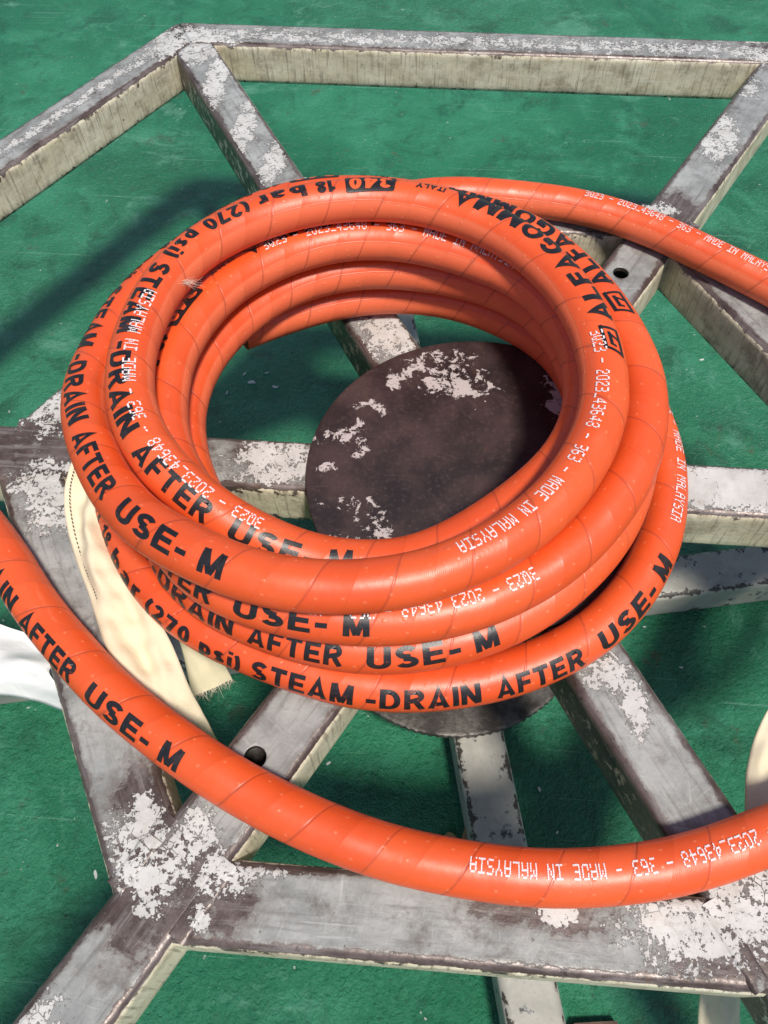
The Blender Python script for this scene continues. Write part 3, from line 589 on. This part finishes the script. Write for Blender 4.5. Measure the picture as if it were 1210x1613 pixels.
def stroke(bm, pl, w, ox):
    closed = math.dist(pl[0], pl[-1]) < 1e-6
    P = pl[:-1] if closed else pl; n = len(P); L, Rr = [], []
    for i in range(n):
        a = P[(i - 1) % n] if (closed or i) else None; b = P[i]; c = P[(i + 1) % n] if (closed or i < n - 1) else None
        def nr(p, q):
            d = math.dist(p, q) or 1e-9; return (-(q[1] - p[1]) / d, (q[0] - p[0]) / d)
        if a is None: m = nr(b, c)
        elif c is None: m = nr(a, b)
        else:
            n1, n2 = nr(a, b), nr(b, c); mx, my = n1[0] + n2[0], n1[1] + n2[1]; l = math.hypot(mx, my) or 1e-9
            k = min(2.2, 1 / max(.2, (mx * n1[0] + my * n1[1]) / l)); m = (mx / l * k, my / l * k)
        L.append(bm.verts.new((b[0] + m[0] * w / 2 + ox, b[1] + m[1] * w / 2, 0))); Rr.append(bm.verts.new((b[0] - m[0] * w / 2 + ox, b[1] - m[1] * w / 2, 0)))
    for i in range(n if closed else n - 1):
        j = (i + 1) % n; bm.faces.new((L[i], Rr[i], Rr[j], L[j]))
def glyphs(word, bold=0):
    bm = bmesh.new(); x = 0.0; layer = 0
    for ch in word:
        w, pls = GL[ch]
        for pl in pls: stroke(bm, pl, SW + bold, x)
        x += w + .13
    return bm
def wrap(bm, name, s0, s1, phif, cap, lift, mat, ccw=True, base_cap=1.0, norm=True):
    """bm is flat lettering (x along, y up, cap height base_cap); s0 is where its first letter starts"""
    xs = [v.co.x for v in bm.verts]; x0, x1 = min(xs), max(xs)
    L = abs(s1 - s0); sy = cap / base_cap; sx = L / (x1 - x0)
    for v in bm.verts: v.co = Vector(((v.co.x - x0) * sx, (v.co.y - base_cap / 2) * sy, 0))
    n = int(L / 4)
    for i in range(1, n + 1):
        bmesh.ops.bisect_plane(bm, geom=bm.verts[:] + bm.edges[:] + bm.faces[:], plane_co=(i * 4 - .01, 0, 0), plane_no=(1, 0, 0))
    y = -cap
    while y < cap:
        bmesh.ops.bisect_plane(bm, geom=bm.verts[:] + bm.edges[:] + bm.faces[:], plane_co=(0, y + .013, 0), plane_no=(0, 1, 0)); y += 1.9
    for v in bm.verts:
        s = s0 + v.co.x if ccw else s0 - v.co.x
        dphi = math.degrees(v.co.y / HR)
        v.co = at(s, phif(s) - dphi if ccw else phif(s) + dphi, HR + lift)
    me = D.meshes.new(name); bm.to_mesh(me); bm.free(); me.polygons.foreach_set('use_smooth', [True] * len(me.polygons))
    return put(link(name, me, mat), hose)
def flat(polys):
    bm = bmesh.new()
    for q in polys: bm.faces.new([bm.verts.new((x, y, 0)) for x, y in q])
    return bm
def pw(knots):
    def f(s):
        if s <= knots[0][0]: return knots[0][1]
        for (a, b), (c, d) in zip(knots, knots[1:]):
            if s <= c: return b + (d - b) * (s - a) / (c - a)
        return knots[-1][1]
    return f
WORDS = [('ALFAGOMMA', -726, -561, 15.0, .02), ('ITALY', -553, -530, 6.2, 0), ('18', -467, -452, 12.5, 0), ('bar', -444, -405, 12.5, 0), ('(270', -397, -358, 12.5, 0), ('psi)', -350, -319, 12.5, 0),
         ('STEAM', -311, -243, 14.8, 0), ('-DRAIN', -235, -164, 14.8, 0), ('AFTER', -154, -94, 14.8, 0), ('USE-', -80, -24, 14.8, 0), ('M', -15, 0, 14.8, 0)]
STROKE = lambda a, b, w: [(a[0] - w, a[1]), (b[0] - w, b[1]), (b[0] + w, b[1]), (a[0] + w, a[1])]
def marking(me_, knots):
    """one full black legend whose last M ends at arc me_"""
    f = pw([(me_ + a, b) for a, b in knots])
    sh = -42 if me_ == COIL + 4628 else 0     # the print stretches a little on this turn
    for w, a, b, cap, bold in WORDS:
        if w == 'ALFAGOMMA': a, b = a + sh, b + sh
        wrap(glyphs(w, bold), 'black_lettering', me_ + a, me_ + b, f, cap, .42, MBK)
    # boxed emblem ahead of the name: a slanted outline with an angular figure inside
    P = [[(0, 0), (2.2, 0), (8.2, 10), (6, 10)], [(6, 10), (26, 10), (26.4, 8.2), (6.6, 8.2)], [(0, 0), (21.5, 0), (21.9, 1.8), (1, 1.8)], [(21, 0), (23.2, 0), (26.2, 10), (24, 10)],
         [(9, 6.6), (20.5, 6.6), (20, 4.9), (8.4, 4.9)], [(18, 6.6), (20.5, 6.6), (15, 1.8), (12.6, 1.8)], [(9, 6.6), (11, 6.6), (9, 3.6), (7, 3.6)]]
    wrap(flat(P), 'emblem', me_ - 757 + sh, me_ - 731 + sh, f, 14, .42, MBK, base_cap=10)
    def rr(w, h, r):
        o = []
        for cx, cy, a0 in ((w - r, h - r, 0), (r, h - r, 90), (r, r, 180), (w - r, r, 270)):
            for i in range(5): a = math.radians(a0 + 90 * i / 4); o.append((cx + r * math.cos(a), cy + r * math.sin(a)))
        return o
    nb = wrap(flat([rr(39, 17, 2)]), 'number_box', me_ - 514, me_ - 475, f, 17, .42, MBK, base_cap=17)
    nu_ = wrap(glyphs('340', .0), 'number', me_ - 511, me_ - 478, f, 12, .55, MOR); nu_.parent = nb; nu_.location = (0, 0, 0)
COIL = 1591.7
K0 = [(-760, 30), (-560, 15), (-475, -2), (-320, -5), (-235, 15), (-160, 18), (-90, 30), (-40, 30), (0, 20)]
for m_, kn in ((5714, [(-760, 20), (-720, 15), (-680, 9), (-620, 9), (-565, 5), (-545, 10), (-520, 4), (-475, -4), (-320, -4), (-243, 6), (-164, 24), (-90, 34), (-20, 28), (0, 22)]),
               (4628, [(-805, 4), (-700, -3), (-600, -3), (-540, 40), (-300, 40), (-235, 18), (-164, 8), (-80, 20), (0, 27)]),
               (3485, [(-760, 70), (-300, 70), (-100, 45), (0, 35)]),
               (2376, [(-760, 70), (-300, 70), (-226, 60), (-140, 50), (0, 38)]),
               (1248, [(-760, 80), (-400, 50), (-315, 60), (-244, 52), (-150, 50), (-60, 45), (0, 36)]),
               (6866, [(-760, 30), (-680, 24), (-560, 28), (-480, 30), (-300, 42), (0, 60)]), (7982, [(-760, 62), (0, 62)])):
    marking(COIL + m_, kn)
# the run in front: end of one legend, then the start of the next
marking(482, [(-760, 40), (-160, 44), (-90, 38), (0, 32)])
# dot printed batch line, read the other way round
F57 = {'3': '11110 00001 00001 01110 00001 00001 11110', 'Q': '01110 10001 10001 10001 10101 10010 01101', '2': '01110 10001 00001 00110 01000 10000 11111', '0': '01110 10001 10001 10001 10001 10001 01110',
       '4': '00010 00110 01010 10010 11111 00010 00010', '6': '01110 10000 10000 11110 10001 10001 01110', '8': '01110 10001 10001 01110 10001 10001 01110', '-': '00000 00000 00000 11111 00000 00000 00000',
       '_': '00000 00000 00000 00000 00000 00000 11111', 'M': '10001 11011 10101 10101 10001 10001 10001', 'A': '01110 10001 10001 11111 10001 10001 10001', 'D': '11110 10001 10001 10001 10001 10001 11110',
       'E': '11111 10000 10000 11110 10000 10000 11111', 'I': '11111 00100 00100 00100 00100 00100 11111', 'N': '10001 11001 10101 10101 10011 10001 10001', 'L': '10000 10000 10000 10000 10000 10000 11111',
       'Y': '10001 10001 01010 00100 00100 00100 00100', 'S': '01111 10000 10000 01110 00001 00001 11110'}
def batch(s0, knots, length=213.0, cap=8.6, text='3Q23 - 2023_43648 - 363 - MADE IN MALAYSIA'):
    f = pw(knots); bm = bmesh.new(); pit = length / len(text); px = pit * .78 / 5; py = cap / 7
    R = random.Random(int(s0))
    for i, ch in enumerate(text):
        if ch not in F57: continue
        for r, row in enumerate(F57[ch].split()):
            for c, bit in enumerate(row):
                if bit != '1' or R.random() < .03: continue
                cx = i * pit + (c + .5) * px + R.uniform(-.1, .1); cy = (3 - r) * py + R.uniform(-.1, .1)
                hx, hy = px * .62, py * .58
                vv = []
                for q in range(6):
                    a = math.pi * q / 3 + .3
                    s = s0 - (cx + hx * math.cos(a)); ph = f(s) + math.degrees((cy + hy * math.sin(a)) / HR)
                    vv.append(bm.verts.new(at(s, ph, HR + .52 + R.uniform(0, .12))))
                bm.faces.new(vv[::-1])
    bmesh.ops.recalc_face_normals(bm, faces=bm.faces)
    me = D.meshes.new('white_lettering'); bm.to_mesh(me); bm.free()
    return put(link('white_lettering', me, MWH), hose)
batch(COIL + 4979, [(COIL + 4763, -8), (COIL + 4979, -16)], 216)
batch(COIL + 5650, [(COIL + 5427, -17), (COIL + 5570, -8), (COIL + 5650, -6)], 221)
batch(COIL + 6289, [(COIL + 6073, -16), (COIL + 6187, -10), (COIL + 6289, 4)], 216)
batch(COIL + 3589, [(COIL + 3400, 10), (COIL + 3540, 6), (COIL + 3597, 14)])
batch(COIL + 1490, [(COIL + 1286, 22), (COIL + 1365, 40), (COIL + 1496, 40)])
batch(1712, [(1500, -2), (1712, 2)], 196)
batch(872, [(660, -3), (872, -3)], 207)

# ------------------------------------------------------------------ cotton slings, film, small litter
def ribbon(name, Lr, Rr, thick, wav=1.0, nu=22, per=9, seed=1, fray=False):
    R = random.Random(seed)
    a = catmull([Vector(p) for p in Lr], per); b = catmull([Vector(p) for p in Rr], per)
    n = min(len(a), len(b)); vs, fs, uv = [], [], []
    s = 0
    rows = []
    ph = R.uniform(0, 6)
    for i in range(n):
        if i: s += ((a[i] + b[i]) / 2 - (a[i - 1] + b[i - 1]) / 2).length
        t = (a[min(i + 1, n - 1)] - a[max(i - 1, 0)]).normalized(); cr = (b[i] - a[i]); nn = t.cross(cr).normalized()
        if nn.z < 0: nn = -nn
        rows.append(nn)
        for side in (1, -1):
            for j in range(nu + 1):
                f = j / nu
                w = wav * (math.sin(f * 7 + s * .03 + ph) * .9 + math.sin(f * 3 - s * .055) * .8 + math.sin(f * 13 - s * .09 + 2 * ph) * .35 + abs(math.sin(f * 4.5 + s * .018 + ph)) ** 5 * 1.6 + math.sin(s * .31 + f * 5) * .25) * (.25 + .75 * math.sin(math.pi * min(1, max(0, f))))
                rim = 0.6 if j in (0, nu) else 1
                vs.append(tuple((a[i].lerp(b[i], f) + nn * (w + side * thick / 2 * rim)) * MM)); uv.append((f * cr.length * MM, s * MM))
    k = 2 * (nu + 1)
    for i in range(n - 1):
        for j in range(nu):
            q = i * k + j; fs.append((q, q + 1, q + 1 + k, q + k))
            q = i * k + nu + 1 + j; fs.append((q, q + k, q + k + 1, q + 1))
        q = i * k; fs.append((q, q + k, q + k + nu + 1, q + nu + 1)); q = i * k + nu; fs.append((q, q + nu + 1, q + k + nu + 1, q + k))
    me = mesh(name, vs, fs); l = me.uv_layers.new(name='cloth')
    for lp in me.loops: l.data[lp.index].uv = uv[lp.vertex_index]
    return me, a, b, rows
def stitches(a, b, rows, f, parent, lift=1.6, dash=3.2):
    bm = bmesh.new(); acc = 0
    for i in range(len(a) - 1):
        p, q = a[i].lerp(b[i], f), a[i + 1].lerp(b[i + 1], f); d = q - p; L = d.length
        if L < 1e-4: continue
        side = d.normalized().cross(rows[i]) * .38; m = max(1, int(L / dash))
        for j in range(m):
            u0, u1 = p + d * ((j + .15) / m) + rows[i] * lift, p + d * ((j + .75) / m) + rows[i] * lift
            tp = rows[i] * .35
            V = [bm.verts.new(x * MM) for x in (u0 - side, u1 - side, u1 + side, u0 + side, u0 + tp, u1 + tp)]
            bm.faces.new((V[0], V[1], V[5], V[4])); bm.faces.new((V[4], V[5], V[2], V[3]))
    me = D.meshes.new('stitching'); bm.to_mesh(me); bm.free()
    return link('stitching', me, MTH, parent)
def fibres(name, base, dirs, n, L, parent, mat, seed=3, w=.22):
    R = random.Random(seed); bm = bmesh.new()
    for i in range(n):
        p = base(R); d = (dirs + Vector((R.uniform(-.7, .7), R.uniform(-.7, .7), R.uniform(-.4, .5)))).normalized(); l = L * R.uniform(.4, 1.1)
        sd = d.cross(Vector((R.uniform(-1, 1), R.uniform(-1, 1), 1))).normalized() * w; bend = Vector((R.uniform(-.6, .6), R.uniform(-.6, .6), R.uniform(-.5, .5)))
        prev = None
        for j in range(5):
            c = p + d * l * j / 4 + bend * l * (j / 4) ** 2; k = 1 - j / 5
            cur = (bm.verts.new((c - sd * k) * MM), bm.verts.new((c + sd * k) * MM))
            if prev: bm.faces.new((prev[0], prev[1], cur[1], cur[0]))
            prev = cur
    me = D.meshes.new(name); bm.to_mesh(me); bm.free(); return link(name, me, mat, parent)

sl = thing('webbing_sling', 'cream cotton webbing sling with dark stitching tucked under the left of the coiled hose', 'sling', (-.25, -.16, -.02))
me, a, b, rows = ribbon('webbing',
    [(-306,-8,31),(-310.8,-31,28),(-313.2,-53.3,20),(-305.7,-79,13),(-291.5,-107.8,8),(-279.8,-126.8,6),(-267.8,-147.7,5),(-255.8,-167.8,4),(-236,-194.7,-1),(-222.2,-207.5,-24),(-213.9,-215.9,-70),(-213,-224.7,-130)],
    [(-280,-10,24),(-284,-33.8,22),(-274,-59.6,17),(-261,-87.2,12),(-245.5,-112.5,8),(-233,-131.2,6),(-220.7,-148.3,3),(-209.9,-163.4,-2),(-195.1,-188.2,-12),(-185.2,-201.6,-32),(-178.2,-214.3,-75),(-175.8,-224.5,-130)], 2.2, 4.2, seed=4)
wb = put(link('webbing', me, MC), sl); stitches(a, b, rows, .13, wb, 2.3)
me, a, b, rows = ribbon('loose_end', [(-252,-90,-8),(-245.8,-96.1,-12),(-230.9,-114.4,-22),(-225.4,-129.7,-40),(-218.7,-147.3,-60),(-213.5,-169.6,-85)], [(-228,-100,-8),(-221,-108.1,-12),(-203,-126,-22),(-196,-138.4,-40),(-190,-145.5,-60),(-184,-153,-85)], 2.0, 1.2, seed=9)
le = put(link('loose_end', me, MC), sl); stitches(a, b, rows, .25, le)
e0, e1 = a[-1], b[-1]; dd = (a[-1] - a[-4]).normalized()
fibres('frayed_edge', lambda R: e0.lerp(e1, R.random()), dd, 120, 8, le, MFZ)

s2 = thing('hanging_sling', 'cream webbing sling hanging below the frame at the right edge', 'sling', (.23, -.22, -.11))
me, a, b, rows = ribbon('webbing', [(230.9,-143.5,-18),(212,-167.5,-20),(198.1,-190.3,-22),(188.3,-216.3,-24),(184.5,-244,-30),(188,-266.6,-62),(182.6,-300,-85),(173.5,-341.3,-120),(175.2,-379.1,-150)],
    [(262.8,-159.9,-18),(246.7,-178.5,-20),(235.5,-196.3,-22),(225.8,-217.7,-24),(221.7,-241.3,-30),(224.6,-263.8,-62),(215,-297.6,-85),(201.2,-339.2,-120),(206.3,-376.8,-150)], 2.2, 3.4, seed=12)
wb = put(link('webbing', me, MC), s2); stitches(a, b, rows, .7, wb, 2.2)

# crumpled white film at the left
vs, fs = [], []; nx, ny = 46, 30
R = random.Random(5)
for j in range(ny + 1):
    for i in range(nx + 1):
        f, g = i / nx, j / ny
        x = -500 + f * (162 + 6 * math.sin(g * 9)); y = -84 - g * (92 + 10 * math.sin(f * 5 + 1)) - 36 * f * (1 - g)
        z = -118 + 7 * math.sin(f * 6 + g * 4) + 5 * math.sin(g * 9 - f * 4) + 1.6 * math.sin(f * 17 + g * 11) + R.uniform(-.2, .2) - 30 * max(0, g - .85) * 4
        vs.append((x * MM, y * MM, z * MM))
for j in range(ny):
    for i in range(nx):
        q = j * (nx + 1) + i; fs.append((q, q + nx + 1, q + nx + 2, q + 1))
me = mesh('plastic_film', vs, fs)
pf = tag(link('plastic_film', me, MPL), 'crumpled white plastic film lying beyond the frame at the left edge', 'plastic film')
sm = pf.modifiers.new('s', 'SOLIDIFY'); sm.thickness = .0006
FL = -301.0
def slab(name, x, y, sx, sy, sz, rot, mat, label, cat, group=None, jag=.12, z=FL):
    R = random.Random(name + str(x)); bm = bmesh.new(); n = 9; t, bt = [], []
    for i in range(n):
        a = 2 * math.pi * i / n; k = 1 / max(abs(math.cos(a)), abs(math.sin(a))) * (1 + R.uniform(-jag, jag))
        px, py = sx / 2 * math.cos(a) * k, sy / 2 * math.sin(a) * k; c, s_ = math.cos(rot), math.sin(rot)
        X, Y = x + px * c - py * s_, y + px * s_ + py * c
        bt.append(bm.verts.new((X * MM, Y * MM, z * MM))); t.append(bm.verts.new((X * MM, Y * MM, (z + sz * (1 + R.uniform(-jag, jag))) * MM)))
    bm.faces.new(t); bm.faces.new(bt[::-1])
    for i in range(n): bm.faces.new((bt[i], bt[(i + 1) % n], t[(i + 1) % n], t[i]))
    me = D.meshes.new(name); bm.to_mesh(me); bm.free()
    return tag(link(name, me, mat), label, cat, group)
slab('rusty_plate', 134, -384, 46, 40, 12, .2, MRU, 'small rusty steel plate on the green floor near the lower edge beside the base leg', 'steel plate', jag=.05)
slab('wood_offcut', 4, -228, 12, 20, 6, -.3, MWD, 'pale wood offcut on the floor left of the base leg behind the front hose', 'wood offcut', jag=.08)
slab('wood_offcut', 20, -226, 7, 34, 14, -.2, MWD, 'narrow upright wood strip against the base leg behind the front hose', 'wood offcut', jag=.05)
def chip(x, y, s, rot, mat, label, cat, name='paint_flake', group=None): return slab(name, x, y, s, s * .45, 0.5 + s * .02, rot, mat, label, cat, group, jag=.3)
for lab, grp, L in (
    ('white paint flake on the green floor seen through the middle of the coiled hose', 'flakes inside the coil', ((-280,338,11,.2),(-292,352,6,1),(-247,332,8,-.1),(-262,356,5,.4),(-310,318,6,1.4))),
    ('white flake on the green floor right of the coil between the spokes', 'flakes right of the coil', ((258,280,6,.5),(230,300,4,1),(255,70,6,.3),(262,40,5,1.1),(215,15,4,.2),(290,90,5,.8),(250,-30,4,0),(330,420,6,.3))),
    ('white flake on the green floor between the pale base leg and the front hose', 'flakes beside the base leg', ((70,-190,6,.4),(94,-170,5,2),(110,-210,4,1))),
    ('white flake on the green floor behind the coil below the far bar', 'flakes behind the coil', ((-264,776,6,.2),(250,600,7,.2),(120,700,5,1),(-20,600,6,.6),(-420,420,6,.9),(-360,500,5,.3))),
    ('white flake on the green floor near the left front spoke', 'flakes at the left front', ((-211,-70,7,.6),(-180,-95,5,2),(-330,-280,7,1.9),(-120,-160,5,.5)))):
    for x, y, q, r in L: chip(x, y, q, r, MFL, lab, 'paint flake', group=grp)
GL = 'dry leaf scraps beside the base leg'
for i, (x, y, s, r) in enumerate(((176,-2,15,.3),(186,8,12,1.3),(170,10,10,2.1))):
    chip(x, y, s, r, MLF, 'curled brown dry leaf scrap on the floor beside the right spoke', 'leaf scrap', 'leaf_scrap', GL)

# tuft of cotton fluff on the coil and a knot of thread between two turns
cpt = at(COIL + 5405, -72, HR) / MM
fz = fibres('cotton_fluff', lambda R: cpt + Vector((R.gauss(0, 4.5), R.gauss(0, 1.6), R.uniform(-1, 1))), Vector((.9, .1, .1)), 130, 7, None, MFZ, 8, .10)
tag(fz, 'small tuft of pale cotton fluff caught on the inner edge of the top hose turn', 'fluff')
